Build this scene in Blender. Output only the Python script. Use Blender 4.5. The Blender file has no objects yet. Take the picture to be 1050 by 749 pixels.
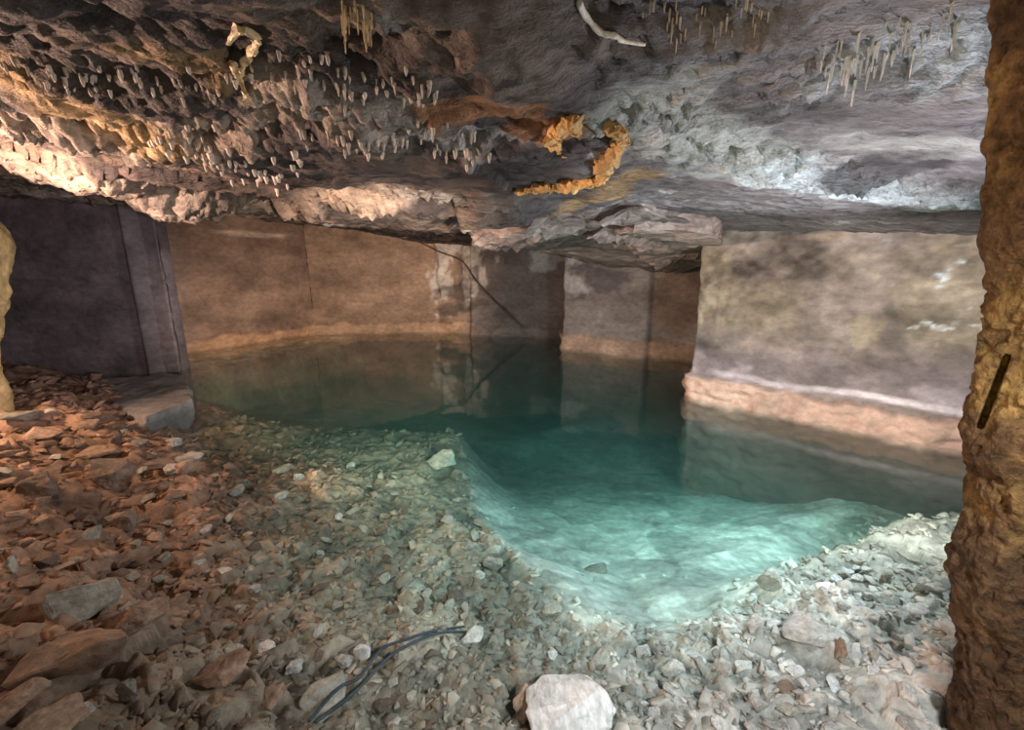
import bpy, bmesh, math, random
import numpy as np
from mathutils import Vector, Matrix
random.seed(7)
SC = bpy.context.scene
COL = SC.collection
# ---------------------------------------------------------------- camera
FOC, PITCH, CH = 440.0, math.radians(12.7), 2.2       # focal length in px of a 1050 px wide frame, tilt, eye height
cam = bpy.data.cameras.new('camera'); camo = bpy.data.objects.new('camera', cam); COL.objects.link(camo)
cam.sensor_width = 36.0; cam.lens = 36.0*FOC/1050.0; cam.clip_start = .02
camo.location = (0, 0, CH); camo.rotation_euler = (math.pi/2-PITCH, 0, 0)
SC.camera = camo

def ray(x, y):
    cx = (x-525)/FOC; cy = -(y-374.5)/FOC
    return np.array((cx, math.cos(PITCH)+cy*math.sin(PITCH), -math.sin(PITCH)+cy*math.cos(PITCH)))
def at_z(x, y, z=0.0):
    r = ray(x, y); t = (z-CH)/r[2]; return np.array((r[0]*t, r[1]*t, z))
def at_y(x, y, Y):
    r = ray(x, y); t = Y/r[1]; return np.array((r[0]*t, Y, CH+r[2]*t))

# ---------------------------------------------------------------- numpy noise
def _h(ix, iy, iz, s):
    n = (ix.astype(np.int64)*374761393 + iy.astype(np.int64)*668265263 + iz.astype(np.int64)*2147483647 + s*1274126177) & 0xffffffff
    n = ((n ^ (n >> 13))*1274126177) & 0xffffffff
    n = ((n ^ (n >> 16))*2246822519) & 0xffffffff
    return ((n ^ (n >> 15)) & 0xffffff)/float(0xffffff)
def vn(x, y, z=None, s=0):
    x = np.asarray(x, float); y = np.asarray(y, float); z = np.zeros_like(x) if z is None else np.asarray(z, float)
    ix, iy, iz = np.floor(x), np.floor(y), np.floor(z)
    fx, fy, fz = x-ix, y-iy, z-iz
    fx, fy, fz = [f*f*f*(f*(f*6-15)+10) for f in (fx, fy, fz)]
    r = 0
    for a in (0, 1):
        for b in (0, 1):
            for c in (0, 1):
                w = (fx if a else 1-fx)*(fy if b else 1-fy)*(fz if c else 1-fz)
                r = r + w*_h(ix+a, iy+b, iz+c, s)
    return r*2-1
def fbm(x, y, z=None, s=0, o=4, g=.5):
    r = 0; a = 1.0; f = 1.0
    for i in range(o):
        r = r + a*vn(x*f, y*f, None if z is None else z*f, s+i*17); a *= g; f *= 2.03
    return r
def shards(x, y, size, s):
    """plates of broken stone: every cell its own height and tilt; returns height -1..1 and the distance to the cell's border"""
    X, Y = x/size, y/size
    ix, iy = np.floor(X), np.floor(Y)
    d1 = np.full(X.shape, 9.0); d2 = np.full(X.shape, 9.0); hh = np.zeros(X.shape)
    for a in (-1, 0, 1):
        for b in (-1, 0, 1):
            cx, cy = ix+a, iy+b; z0 = np.zeros_like(cx)
            px = cx+.1+.8*_h(cx, cy, z0, s); py = cy+.1+.8*_h(cx, cy, z0, s+1)
            dx, dy = X-px, Y-py
            d = np.sqrt(dx*dx+dy*dy)
            h = (_h(cx, cy, z0, s+2)*2-1)+dx*(_h(cx, cy, z0, s+3)*2-1)*1.8+dy*(_h(cx, cy, z0, s+4)*2-1)*1.8
            near = d < d1
            d2 = np.where(near, d1, np.minimum(d2, d)); hh = np.where(near, h, hh); d1 = np.where(near, d, d1)
    return hh, d2-d1
def sst(a, b, x):
    t = np.clip((x-a)/(b-a), 0, 1); return t*t*(3-2*t)
def seg_dist(x, y, pts, grow=0):
    """signed distance to a polyline (positive on its far side when it runs left to right) and the distance along it, 0..1"""
    pts = [np.array(p[:2], float) for p in pts]
    if grow:
        pts = [pts[0]-(pts[1]-pts[0])/np.linalg.norm(pts[1]-pts[0])*grow]+pts+[pts[-1]+(pts[-1]-pts[-2])/np.linalg.norm(pts[-1]-pts[-2])*grow]
    best = np.full(x.shape, 1e9); sg = np.ones(x.shape); al = np.zeros(x.shape); n = len(pts)-1
    for i in range(n):
        a, b = pts[i], pts[i+1]; d = b-a; L2 = d@d
        t = np.clip(((x-a[0])*d[0]+(y-a[1])*d[1])/L2, 0, 1)
        ex, ey = x-a[0]-t*d[0], y-a[1]-t*d[1]
        q = np.hypot(ex, ey); m = q < best-1e-9
        cr = d[0]*(y-a[1])-d[1]*(x-a[0])
        sg = np.where(m, np.sign(cr), sg); al = np.where(m, (i+t)/n, al); best = np.where(m, q, best)
    return best*sg, al

# ---------------------------------------------------------------- materials
def nd(nt, t, **kw):
    n = nt.nodes.new(t)
    for k, v in kw.items(): setattr(n, k, v)
    return n
def rock_mat(name, color=None, attr=False, fine=14.0, bump=.5, rough=.85, spec=.25, var=(.62, 1.35), obj_var=0.0, tint2=None, stretch=(1, 1, 1), bdist=.03):
    m = bpy.data.materials.new(name); m.use_nodes = True; nt = m.node_tree; nt.nodes.clear()
    out = nd(nt, 'ShaderNodeOutputMaterial'); bs = nd(nt, 'ShaderNodeBsdfPrincipled')
    nt.links.new(bs.outputs[0], out.inputs[0])
    bs.inputs['Roughness'].default_value = rough; bs.inputs['Specular IOR Level'].default_value = spec
    tc = nd(nt, 'ShaderNodeTexCoord'); mp = nd(nt, 'ShaderNodeMapping'); mp.inputs['Scale'].default_value = stretch
    nt.links.new(tc.outputs['Object'], mp.inputs[0])
    n1 = nd(nt, 'ShaderNodeTexNoise'); n1.inputs['Scale'].default_value = fine; n1.inputs['Detail'].default_value = 6; n1.inputs['Roughness'].default_value = .68
    n2 = nd(nt, 'ShaderNodeTexNoise'); n2.inputs['Scale'].default_value = fine*.16; n2.inputs['Detail'].default_value = 5
    n3 = nd(nt, 'ShaderNodeTexVoronoi'); n3.inputs['Scale'].default_value = fine*.8
    for n in (n1, n2, n3): nt.links.new(mp.outputs[0], n.inputs['Vector'])
    mr = nd(nt, 'ShaderNodeMapRange'); mr.inputs[1].default_value = .3; mr.inputs[2].default_value = .7; mr.inputs[3].default_value, mr.inputs[4].default_value = var
    nt.links.new(n1.outputs['Fac'], mr.inputs[0])
    mr2 = nd(nt, 'ShaderNodeMapRange'); mr2.inputs[1].default_value = .35; mr2.inputs[2].default_value = .65; mr2.inputs[3].default_value = .75; mr2.inputs[4].default_value = 1.2
    nt.links.new(n2.outputs['Fac'], mr2.inputs[0])
    mul = nd(nt, 'ShaderNodeMath', operation='MULTIPLY'); nt.links.new(mr.outputs[0], mul.inputs[0]); nt.links.new(mr2.outputs[0], mul.inputs[1])
    fac = mul.outputs[0]
    if obj_var:
        oi = nd(nt, 'ShaderNodeObjectInfo'); mr3 = nd(nt, 'ShaderNodeMapRange'); mr3.inputs[3].default_value = 1-obj_var; mr3.inputs[4].default_value = 1+obj_var
        nt.links.new(oi.outputs['Random'], mr3.inputs[0])
        m2 = nd(nt, 'ShaderNodeMath', operation='MULTIPLY'); nt.links.new(fac, m2.inputs[0]); nt.links.new(mr3.outputs[0], m2.inputs[1]); fac = m2.outputs[0]
    if attr:
        at = nd(nt, 'ShaderNodeAttribute', attribute_name='Col'); src = at.outputs['Color']
    else:
        mx = nd(nt, 'ShaderNodeMix', data_type='RGBA'); mx.inputs[6].default_value = (*color, 1); mx.inputs[7].default_value = (*(tint2 or color), 1)
        nt.links.new(mr2.outputs[0], mx.inputs[0]); src = mx.outputs[2]
    vm = nd(nt, 'ShaderNodeVectorMath', operation='SCALE'); nt.links.new(src, vm.inputs[0]); nt.links.new(fac, vm.inputs['Scale'])
    nt.links.new(vm.outputs[0], bs.inputs['Base Color'])
    ad = nd(nt, 'ShaderNodeMath', operation='MULTIPLY_ADD'); ad.inputs[1].default_value = .35
    nt.links.new(n3.outputs['Distance'], ad.inputs[0]); nt.links.new(n1.outputs['Fac'], ad.inputs[2])
    bp = nd(nt, 'ShaderNodeBump'); bp.inputs['Strength'].default_value = bump; bp.inputs['Distance'].default_value = bdist
    if attr:
        bm_ = nd(nt, 'ShaderNodeMath', operation='MULTIPLY'); bm_.inputs[1].default_value = bump; nt.links.new(at.outputs['Alpha'], bm_.inputs[0]); nt.links.new(bm_.outputs[0], bp.inputs['Strength'])
    nt.links.new(ad.outputs[0], bp.inputs['Height']); nt.links.new(bp.outputs[0], bs.inputs['Normal'])
    return m

M_CEIL = rock_mat('ceiling rock', attr=True, fine=9, bump=.9, bdist=.11, stretch=(.5, 1.6, 1.4), rough=.75, var=(.5, 1.5))
M_WALL = rock_mat('quarried rock wall', attr=True, fine=7, bump=.55, bdist=.04, stretch=(1, 1, 1.5), var=(.72, 1.25))
M_BED = rock_mat('lake bed stone and silt', attr=True, fine=10, bump=.7, bdist=.05, var=(.6, 1.35))
M_PILLAR = rock_mat('pitted brown rock', attr=True, fine=22, bump=1.0, bdist=.09, var=(.3, 1.75), rough=.8)
M_ROCKW = rock_mat('brown limestone', (.3, .19, .13), tint2=(.42, .29, .21), fine=9, bump=.6, obj_var=.35)
M_ROCKD = rock_mat('dark brown stone', (.15, .105, .08), tint2=(.22, .165, .13), fine=9, bump=.6, obj_var=.3)
M_ROCKP = rock_mat('pale limestone', (.5, .48, .44), tint2=(.62, .6, .56), fine=9, bump=.6, obj_var=.3)
M_ROCKG = rock_mat('grey limestone', (.3, .29, .25), tint2=(.42, .4, .34), fine=9, bump=.6, obj_var=.35)
M_WHITE = rock_mat('white limestone', (.72, .71, .68), tint2=(.85, .85, .83), fine=6, bump=.6, stretch=(3, 1, 1))
M_CALC = rock_mat('pale calcite', (.42, .33, .25), tint2=(.62, .52, .42), fine=30, bump=.3, bdist=.005, rough=.45, spec=.5, obj_var=.25)
M_CALCW = rock_mat('white calcite', (.78, .8, .8), tint2=(.88, .9, .9), fine=30, bump=.3, bdist=.005, rough=.4, spec=.5, obj_var=.2)
M_OCHRE = rock_mat('ochre flowstone', (.5, .25, .06), tint2=(.66, .4, .14), fine=16, bump=.7, bdist=.02, rough=.5, spec=.5)
M_GOLD = rock_mat('yellow flowstone', (.68, .46, .2), tint2=(.78, .6, .33), fine=22, bump=.6, bdist=.01, rough=.5, spec=.5)
M_ROOT = rock_mat('pale root', (.7, .62, .52), tint2=(.78, .72, .62), fine=30, bump=.3, bdist=.004)
M_DARKROOT = rock_mat('dark root', (.07, .05, .04), tint2=(.1, .075, .06), fine=30, bump=.3, bdist=.004)
M_HOSE = rock_mat('dark blue hose', (.03, .05, .07), tint2=(.045, .07, .09), fine=40, bump=.1, bdist=.002, rough=.5, spec=.4)
M_LEDGE = rock_mat('grey ledge stone', (.3, .28, .27), tint2=(.36, .34, .33), fine=7, bump=.5)
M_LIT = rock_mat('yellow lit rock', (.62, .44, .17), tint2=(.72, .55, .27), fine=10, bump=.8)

def water_mat():
    m = bpy.data.materials.new('clear turquoise water'); m.use_nodes = True; nt = m.node_tree; nt.nodes.clear()
    out = nd(nt, 'ShaderNodeOutputMaterial')
    tr = nd(nt, 'ShaderNodeBsdfTransparent'); tr.inputs[0].default_value = (1, 1, 1, 1)
    gl = nd(nt, 'ShaderNodeBsdfGlossy'); gl.inputs['Roughness'].default_value = .035; gl.inputs[0].default_value = (1, 1, 1, 1)
    lw = nd(nt, 'ShaderNodeLayerWeight'); lw.inputs['Blend'].default_value = .5          # Schlick reflectance, the same from above and below
    pw = nd(nt, 'ShaderNodeMath', operation='POWER'); pw.inputs[1].default_value = 5; nt.links.new(lw.outputs['Facing'], pw.inputs[0])
    fr = nd(nt, 'ShaderNodeMath', operation='MULTIPLY_ADD'); fr.inputs[1].default_value = .98; fr.inputs[2].default_value = .02; nt.links.new(pw.outputs[0], fr.inputs[0])
    tc = nd(nt, 'ShaderNodeTexCoord'); n = nd(nt, 'ShaderNodeTexNoise'); n.inputs['Scale'].default_value = 1.6; n.inputs['Detail'].default_value = 2
    bp = nd(nt, 'ShaderNodeBump'); bp.inputs['Strength'].default_value = .05; bp.inputs['Distance'].default_value = .04
    nt.links.new(tc.outputs['Object'], n.inputs['Vector']); nt.links.new(n.outputs['Fac'], bp.inputs['Height'])
    nt.links.new(bp.outputs[0], gl.inputs['Normal']); nt.links.new(bp.outputs[0], lw.inputs['Normal'])
    mx = nd(nt, 'ShaderNodeMixShader')
    nt.links.new(fr.outputs[0], mx.inputs[0]); nt.links.new(tr.outputs[0], mx.inputs[1]); nt.links.new(gl.outputs[0], mx.inputs[2])
    nt.links.new(mx.outputs[0], out.inputs['Surface'])
    va = nd(nt, 'ShaderNodeVolumeAbsorption'); va.inputs['Color'].default_value = (.22, .86, .82, 1); va.inputs['Density'].default_value = .3
    vs = nd(nt, 'ShaderNodeVolumeScatter'); vs.inputs['Color'].default_value = (.45, .95, .88, 1); vs.inputs['Density'].default_value = .06; vs.inputs['Anisotropy'].default_value = .2
    ads = nd(nt, 'ShaderNodeAddShader'); nt.links.new(va.outputs[0], ads.inputs[0]); nt.links.new(vs.outputs[0], ads.inputs[1])
    nt.links.new(ads.outputs[0], out.inputs['Volume'])
    return m
M_WATER = water_mat()

# ---------------------------------------------------------------- object helpers
def link(name, me, mat=None, parent=None, smooth=False):
    o = bpy.data.objects.new(name, me); COL.objects.link(o)
    if mat is not None and not me.materials: me.materials.append(mat)
    if smooth: me.polygons.foreach_set('use_smooth', [True]*len(me.polygons))
    if parent is not None: o.parent = parent
    return o
def tag(o, label=None, cat=None, group=None, kind=None):
    for k, v in (('label', label), ('category', cat), ('group', group), ('kind', kind)):
        if v: o[k] = v
    return o
def grid_mesh(name, P, C=None, flip=False, A=None):
    """P: rows x columns x 3"""
    R, K = P.shape[:2]
    me = bpy.data.meshes.new(name)
    i = np.arange(R*K).reshape(R, K)
    q = np.stack([i[:-1, :-1], i[:-1, 1:], i[1:, 1:], i[1:, :-1]], -1).reshape(-1, 4)
    if flip: q = q[:, ::-1]
    me.vertices.add(R*K); me.vertices.foreach_set('co', P.reshape(-1))
    me.loops.add(q.size); me.loops.foreach_set('vertex_index', q.reshape(-1).astype(np.int32))
    me.polygons.add(len(q)); me.polygons.foreach_set('loop_start', np.arange(0, q.size, 4, dtype=np.int32))
    me.update(calc_edges=True); me.validate()
    if C is not None:
        a = me.attributes.new('Col', 'FLOAT_COLOR', 'POINT')
        a.data.foreach_set('color', np.concatenate([C.reshape(-1, 3), np.ones((R*K, 1)) if A is None else A.reshape(-1, 1)], 1).reshape(-1))
    return me
def blend(C, col, m):
    return C*(1-m[..., None])+np.array(col)*m[..., None]

# ---------------------------------------------------------------- ceiling
def ceil_base(x, y):
    z = 3.13-.08*np.clip(x, -12, 6)+.2*(1-sst(-6.0, -2.5, x))
    z = z-.42*np.exp(-(((x-2.6)/1.9)**2+((y-11.6)/2.2)**2))
    z = z+.42*np.exp(-(((x-2.3)/1.3)**2+((y-1.0)/1.2)**2))     # higher over the pillar
    return z
def on_base(px, py):
    r = ray(px, py); t = .5
    p = None
    for i in range(4000):
        p = r*t+np.array((0, 0, CH))
        if p[2] >= ceil_base(p[0], p[1]): break
        t += .01
    return p
STEPS = []
def step(pix, drop, width, jag, fade=None):
    STEPS.append(([on_base(*p) for p in pix], drop, width, jag, fade))
step([(-60, 62), (40, 80), (100, 92), (165, 90), (250, 88), (330, 66), (420, 84), (480, 104), (560, 104), (640, 96)], .13, .16, .12, (.72, .95))
step([(-60, 150), (80, 168), (150, 150), (215, 165), (285, 186), (330, 160), (420, 150), (505, 166)], .2, .22, .16, (.8, 1.0))
step([(-80, 112), (20, 118), (90, 130), (160, 150), (240, 178)], .24, .75, .2, (.75, 1.0))
step([(-60, 35), (60, 40), (160, 55), (240, 42), (330, 30), (400, 12), (470, 18)], .1, .12, .1, (.75, 1.0))
step([(478, 182), (496, 212), (530, 228), (590, 242), (650, 252), (720, 262)], -.16, .12, .06)
step([(545, 196), (600, 203), (650, 222), (700, 240), (740, 246)], .12, .14, .08)
step([(640, 14), (700, 22), (790, 18), (850, 62), (920, 52), (1010, 40)], .08, .1, .08)
step([(660, 92), (720, 128), (800, 150), (900, 172), (1010, 190)], .07, .12, .06)
def crust(x, y):
    m = np.zeros(np.shape(x))
    for (pts, drop, width, jag, fade), k in zip(STEPS, (1, 1, .6, 0, 0, .7, .3, .8)):
        s, al = seg_dist(x, y, pts)
        w = np.exp(-((s+.07)/.15)**2)*k*(1-sst(.85, 1, al) if fade else 1)
        m = np.maximum(m, w)
    return sst(.25, .6, m+.35*fbm(x*2.2, y*2.2, None, 57, 4))
def ceil_z(x, y, full=True):
    x = np.asarray(x, float); y = np.asarray(y, float)
    z = ceil_base(x, y)
    for pts, drop, width, jag, fade in STEPS:
        wob = fbm(x*1.6, y*1.6, None, 11, 4)*jag
        lo = drop < 0
        closed = len(pts) < 7 and lo
        s, al = seg_dist(x, y, pts, 0 if lo else 3.0)
        s = s+wob
        k = sst(-width/2, width/2, s)
        if fade: k = k*(1-sst(fade[0], fade[1], al))
        if lo:
            k = sst(-width/2, width/2, -s)*(1-sst(.5, 1.3, np.abs(s)))*.9
            z = z-abs(drop)*k
        else:
            z = z-drop*k*(1-sst(1.2, 4.0, s)*.55)
    pop = 0
    for pts, drop, width, jag, fade in STEPS:
        s, al = seg_dist(x, y, pts); pop = np.maximum(pop, np.exp(-(s/.22)**2))
    z = z+pop*(.07*np.abs(fbm(x*8, y*11, None, 51, 4))-.03)
    if full:                                                            # beads of crust hanging along the ledges
        cx, cy = np.floor(x/.085), np.floor(y/.085)
        d = np.full(x.shape, 9.0)
        for a in (-1, 0, 1):
            for b in (-1, 0, 1):
                zz = np.zeros_like(cx)
                d = np.minimum(d, np.hypot(x/.085-(cx+a+.15+.7*_h(cx+a, cy+b, zz, 55)), y/.085-(cy+b+.15+.7*_h(cx+a, cy+b, zz, 56))))
        z = z-crust(x, y)*.05*np.sqrt(np.clip(1-(d/.48)**2, 0, 1))
    # thin beds: elongated terraces
    n = fbm(x*.45+3, y*.9, None, 5, 4)*2.2+y*.35
    fl = np.floor(n*2.2); fr = n*2.2-fl
    z = z-.045*(fl+sst(.0, .16, fr))/1.0*.55+.045*.55*n*2.2
    calm = 1-.6*sst(-.5, 1.2, x)                                       # the beds over the right half are flatter
    z = z+calm*(.04*fbm(x*.9, y*1.4, None, 23, 5)+.02*fbm(x*3.2, y*7, None, 31, 4)+.05*np.abs(fbm(x*1.3+y*.3, y*4.4-x*.5, None, 35, 5)))
    left = 1-sst(-3.5, .5, x)
    z = z+.07*left*np.abs(fbm(x*2.0+y*.5, y*5.2-x*.8, None, 41, 5))
    return z
def on_ceiling(px, py):
    r = ray(px, py); t0 = .5
    ts = np.arange(.5, 22, .02)
    P = r[None]*ts[:, None]+np.array((0, 0, CH))
    m = P[:, 2] >= ceil_z(P[:, 0], P[:, 1])
    i = int(np.argmax(m))
    return P[i]
nu, nv = 700, 800
u = np.linspace(-1.75, 1.55, nu); Yp = np.exp(np.linspace(math.log(.9), math.log(18.6), nv))-1.6
U, YY = np.meshgrid(u, Yp); XX = U*(YY+2.0+.0*U)
ZZ = ceil_z(XX, YY)
C = np.zeros(XX.shape+(3,)); C[:] = (.15, .125, .11)
n1 = fbm(XX*.7, YY*1.1, None, 61, 4); n2 = fbm(XX*2.2, YY*3.2, None, 71, 4)
C = blend(C, (.05, .042, .04), sst(-.1, .45, n1)*.85)
C = blend(C, (.33, .24, .17), sst(.1, .7, n2)*(1-sst(-3, 1.5, XX))*.7)
C = blend(C, (.3, .28, .285), sst(-.3, 1.5, XX)*.8)
C = blend(C, (.1, .085, .09), sst(.15, .6, fbm(XX*.8, YY*2.2, None, 83, 4))*.55)
_cr = crust(XX, YY)*(.55+.45*sst(-.5, .3, fbm(XX*7, YY*7, None, 58, 3)))
_lf = 1-sst(-2.0, 1.0, XX)
C = blend(C, (.62, .5, .38), _cr*_lf*.85); C = blend(C, (.6, .61, .6), _cr*(1-_lf)*.75)
def blob(px, py, rx, ry, jag=.5, sd=1):
    """soft irregular patch on the ceiling round the point seen there"""
    p = on_base(px, py); a = on_base(px+rx, py); b = on_base(px, py+ry)
    ax = np.linalg.norm(a[:2]-p[:2]); by = np.linalg.norm(b[:2]-p[:2])
    d = np.hypot((XX-p[0])/ax, (YY-p[1])/by)+jag*fbm(XX/ax*1.5, YY/by*1.5, None, sd, 4)
    return 1-sst(.75, 1.1, d)
def band(pix, w, jag=.4, sd=3, f=3):
    pts = [on_base(*p) for p in pix]; s, al = seg_dist(XX, YY, pts)
    return 1-sst(.45, 1.1, np.abs(s)/w+jag*fbm(XX*f, YY*f, None, sd, 4))
C = blend(C, (.4, .2, .1), blob(500, 66, 70, 18, .35, 5)*.85)
C = blend(C, (.4, .2, .1), blob(570, 92, 55, 12, .35, 6)*.85)
C = blend(C, (.4, .26, .12), blob(190, 30, 55, 14, .5, 8)*.6)
C = blend(C, (.42, .36, .3), blob(30, 145, 120, 22, .5, 9)*.8)
C = blend(C, (.42, .36, .33), blob(100, 190, 130, 14, .4, 10)*.45)
for pix, w, c, k in (([(-30, 32), (50, 55), (130, 82)], .3, (.6, .4, .18), .75), ([(640, 92), (690, 105), (730, 132), (800, 152)], .3, (.55, .6, .55), .75), ([(800, 152), (850, 172), (920, 184), (1000, 190)], .28, (.66, .76, .78), .85),
                     ([(690, 60), (680, 100), (760, 118)], .22, (.5, .52, .5), .6), ([(860, 130), (960, 140), (1000, 138)], .15, (.55, .55, .52), .5),
                     ([(560, 188), (620, 178), (655, 150)], .2, (.55, .34, .14), .6), ([(615, 120), (680, 108), (670, 125)], .1, (.6, .55, .5), .6),
                     ([(320, 180), (345, 190)], .22, (.62, .66, .7), .8), ([(560, 200), (640, 235), (730, 250)], .3, (.42, .33, .3), .6),
                     ([(860, 60), (930, 45), (1000, 35)], .22, (.6, .66, .68), .6)):
    C = blend(C, c, band(pix, w)*k)
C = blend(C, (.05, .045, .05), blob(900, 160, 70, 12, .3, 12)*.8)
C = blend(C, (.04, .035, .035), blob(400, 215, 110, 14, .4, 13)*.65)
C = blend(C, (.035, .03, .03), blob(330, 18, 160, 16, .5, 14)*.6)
P = np.stack([XX, YY, ZZ], -1)
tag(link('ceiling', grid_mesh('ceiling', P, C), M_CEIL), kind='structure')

# ---------------------------------------------------------------- lake bed and shore (floor)
SHORE = [at_z(*p) for p in ((120, 425), (165, 430), (207, 476), (170, 540), (185, 620), (250, 690), (330, 760))]
DEP = [(450, 749, .12), (525, 700, .18), (700, 740, .08), (850, 740, .02), (860, 640, .15), (940, 600, .3), (780, 600, .45), (680, 560, 1.1), (650, 500, 1.5), (680, 625, .8), (600, 560, 1.25), (780, 540, 1.2), (720, 590, 1.1), (560, 520, 1.3), (750, 480, 1.75),
       (900, 500, 1.0), (600, 460, 2.0), (550, 430, 2.4), (700, 420, 2.4), (850, 440, 2.0), (450, 490, .7), (400, 465, .65), (300, 480, .38), (300, 456, .75), (350, 462, .8), (440, 478, .75), (240, 455, .5), (350, 436, 1.6), (250, 432, 1.2), (430, 446, 1.7),
       (250, 405, 2.6), (400, 365, 2.6), (600, 385, 3), (350, 600, .33), (290, 560, .22), (480, 600, .45), (560, 640, .4), (960, 470, 2.0), (350, 540, .4), (420, 540, .6),
       (530, 600, .55), (600, 645, .45), (700, 670, .3), (780, 680, .15), (940, 700, .0), (1030, 720, .0), (620, 690, .2), (380, 700, .15),
       (150, 500, -.12), (100, 450, -.25), (20, 430, -.45), (20, 520, -.4), (100, 560, -.2), (20, 620, -.45), (110, 660, -.3), (60, 730, -.45), (160, 720, -.2), (230, 740, -.08), (60, 395, -.4), (150, 405, -.1),
       (190, 425, .25), (220, 480, .12), (190, 560, .02), (215, 640, .03), (290, 720, .04), (195, 395, .9)]
_d = np.array([[*at_z(a, b, -c)[:2], c] for a, b, c in DEP]); _du = _d[:, 0]/(_d[:, 1]+.6); _dv = np.log(_d[:, 1]+.6)
def bed_base(x, y):
    yy = np.maximum(y, -.1)+.6
    uu, vv = x/yy, np.log(yy)
    num = 0; den = 0
    for a, b, c in zip(_du, _dv, _d[:, 2]):
        q = (uu-a)**2+((vv-b)*1.3)**2; w = np.exp(-q/.026)+1e-7/(q+.05)**2; num = num+w*c; den = den+w
    z = -num/den
    sh, _ = seg_dist(x, y, [(-8.2, 9.6), (-7.3, 11.9), (-6.3, 14.4)])       # pale shelf under water at the foot of the left wall
    k = 1-sst(1.0, 1.35, np.abs(sh))
    return z*(1-k)+np.maximum(z, -.08)*k
POOL = [at_z(a, b, -c) for a, b, c in ((470, 470, 1.0), (496, 530, .8), (545, 590, .6), (600, 632, .5), (680, 652, .45), (745, 630, .5), (790, 585, .7), (860, 535, 1.0), (930, 490, 1.5), (980, 440, 2), (600, 425, 2), (480, 440, 1.4), (470, 470, 1.0))]
def silt(x, y, both=False):
    """1 where fine silt covers the bottom of the deep pool"""
    d = np.abs(seg_dist(x, y, POOL)[0]); ins = np.zeros(x.shape, bool)
    for a, b in zip(POOL, POOL[1:]):
        if a[1] != b[1]: ins ^= ((a[1] > y) != (b[1] > y)) & (x < (b[0]-a[0])*(y-a[1])/(b[1]-a[1])+a[0])
    d = np.where(ins, d, -d)
    return (sst(-.22, .2, d+.1*fbm(x*2.5, y*2.5, None, 207, 3)), d) if both else sst(-.22, .2, d+.1*fbm(x*2.5, y*2.5, None, 207, 3))
def bed_z(x, y):
    x = np.asarray(x, float); y = np.asarray(y, float)
    z = bed_base(x, y)
    k, d = silt(x, y, True); k = k*sst(-.25, .9, d)
    z = z*(1-k)-k*(.45+.3*sst(-.3, 1.5, d)+.21*np.clip(y-2.6, 0, 5.5))              # the silted pool is an even bowl
    wx = x+.05*fbm(x*2, y*2, None, 201, 3); wy = y+.05*fbm(x*2, y*2, None, 202, 3)
    h1, e1 = shards(wx, wy, .62, 301); h2, e2 = shards(wx+.3, wy, .3, 311); h3, e3 = shards(wx, wy+.7, .13, 321); h4, e4 = shards(wx+.1, wy, .065, 331)
    s = 1-.88*np.maximum(silt(x, y), sst(.7, 1.2, -z))
    crack = (sst(0, .07, e1)-1)*.03+(sst(0, .09, e2)-1)*.02
    shore = 1+.7*sst(-.05, .25, z)
    return z+s*(.03*h1*shore+.032*h2*shore+.026*h3+.01*h4+crack+(sst(0, .1, e3)-1)*.012)+.01*fbm(x*9, y*9, None, 205, 4)
def bed_color(XX, YY):
    C = np.zeros(XX.shape+(3,)); C[:] = (.42, .40, .34)
    nA = fbm(XX*1.3, YY*1.3, None, 91, 4); nB = fbm(XX*3, YY*3, None, 95, 4)
    C = blend(C, (.33, .27, .2), (1-sst(-1.5, 1.0, XX))*.8)
    C = blend(C, (.24, .21, .16), sst(.0, .7, nA)*.6)
    C = blend(C, (.58, .57, .53), sst(-.6, 1.8, XX)*(1-sst(2.6, 4.2, YY))*.8)
    C = blend(C, (.62, .64, .58), silt(XX, YY)*.85)
    C = blend(C, (.31, .185, .125), (1-sst(-3.0, -1.1, XX+.25*nB+.12*(YY-3)))*.85)
    C = blend(C, (.15, .11, .09), sst(.2, .8, nB)*(1-sst(-3.0, -1.2, XX))*.5)
    C = blend(C, (.1, .1, .08), sst(4.8, 7.5, YY)*sst(-5, -3, XX)*.85)  # far deep bed painted dark to stand for unlit depth
    sh, _ = seg_dist(XX, YY, [(-8.2, 9.6), (-7.3, 11.9), (-6.3, 14.4)])
    C = blend(C, (.6, .6, .42), (1-sst(.85, 1.0, np.abs(sh)))*.9)
    _x, _y = XX+.05*fbm(XX*2, YY*2, None, 201, 3), YY+.05*fbm(XX*2, YY*2, None, 202, 3)
    w1 = shards(_x, _y, .62, 301)[0]; w2 = shards(_x+.3, _y, .3, 311)[0]
    C = C*(1+.16*w1+.16*w2)[..., None]
    return np.clip(C, .02, .9)
nu, nv = 760, 760
u = np.linspace(-1.9, 1.75, nu); Yp = np.exp(np.linspace(math.log(1.25), math.log(18.2), nv))-1.2
U, YY = np.meshgrid(u, Yp); XX = U*(YY+1.0)
ZZ = bed_z(XX, YY)
for _i in range(1):
    for _ax in (0, 1):
        _p = np.pad(ZZ, [(1, 1) if k == _ax else (0, 0) for k in (0, 1)], mode='edge')
        ZZ = (_p[:-2]+2*_p[1:-1]+_p[2:])/4 if _ax == 0 else (_p[:, :-2]+2*_p[:, 1:-1]+_p[:, 2:])/4
C = bed_color(XX, YY)
P = np.stack([XX, YY, ZZ], -1)
tag(link('floor', grid_mesh('floor', P, C, A=1-.85*silt(XX, YY)), M_BED), kind='structure')

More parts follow.
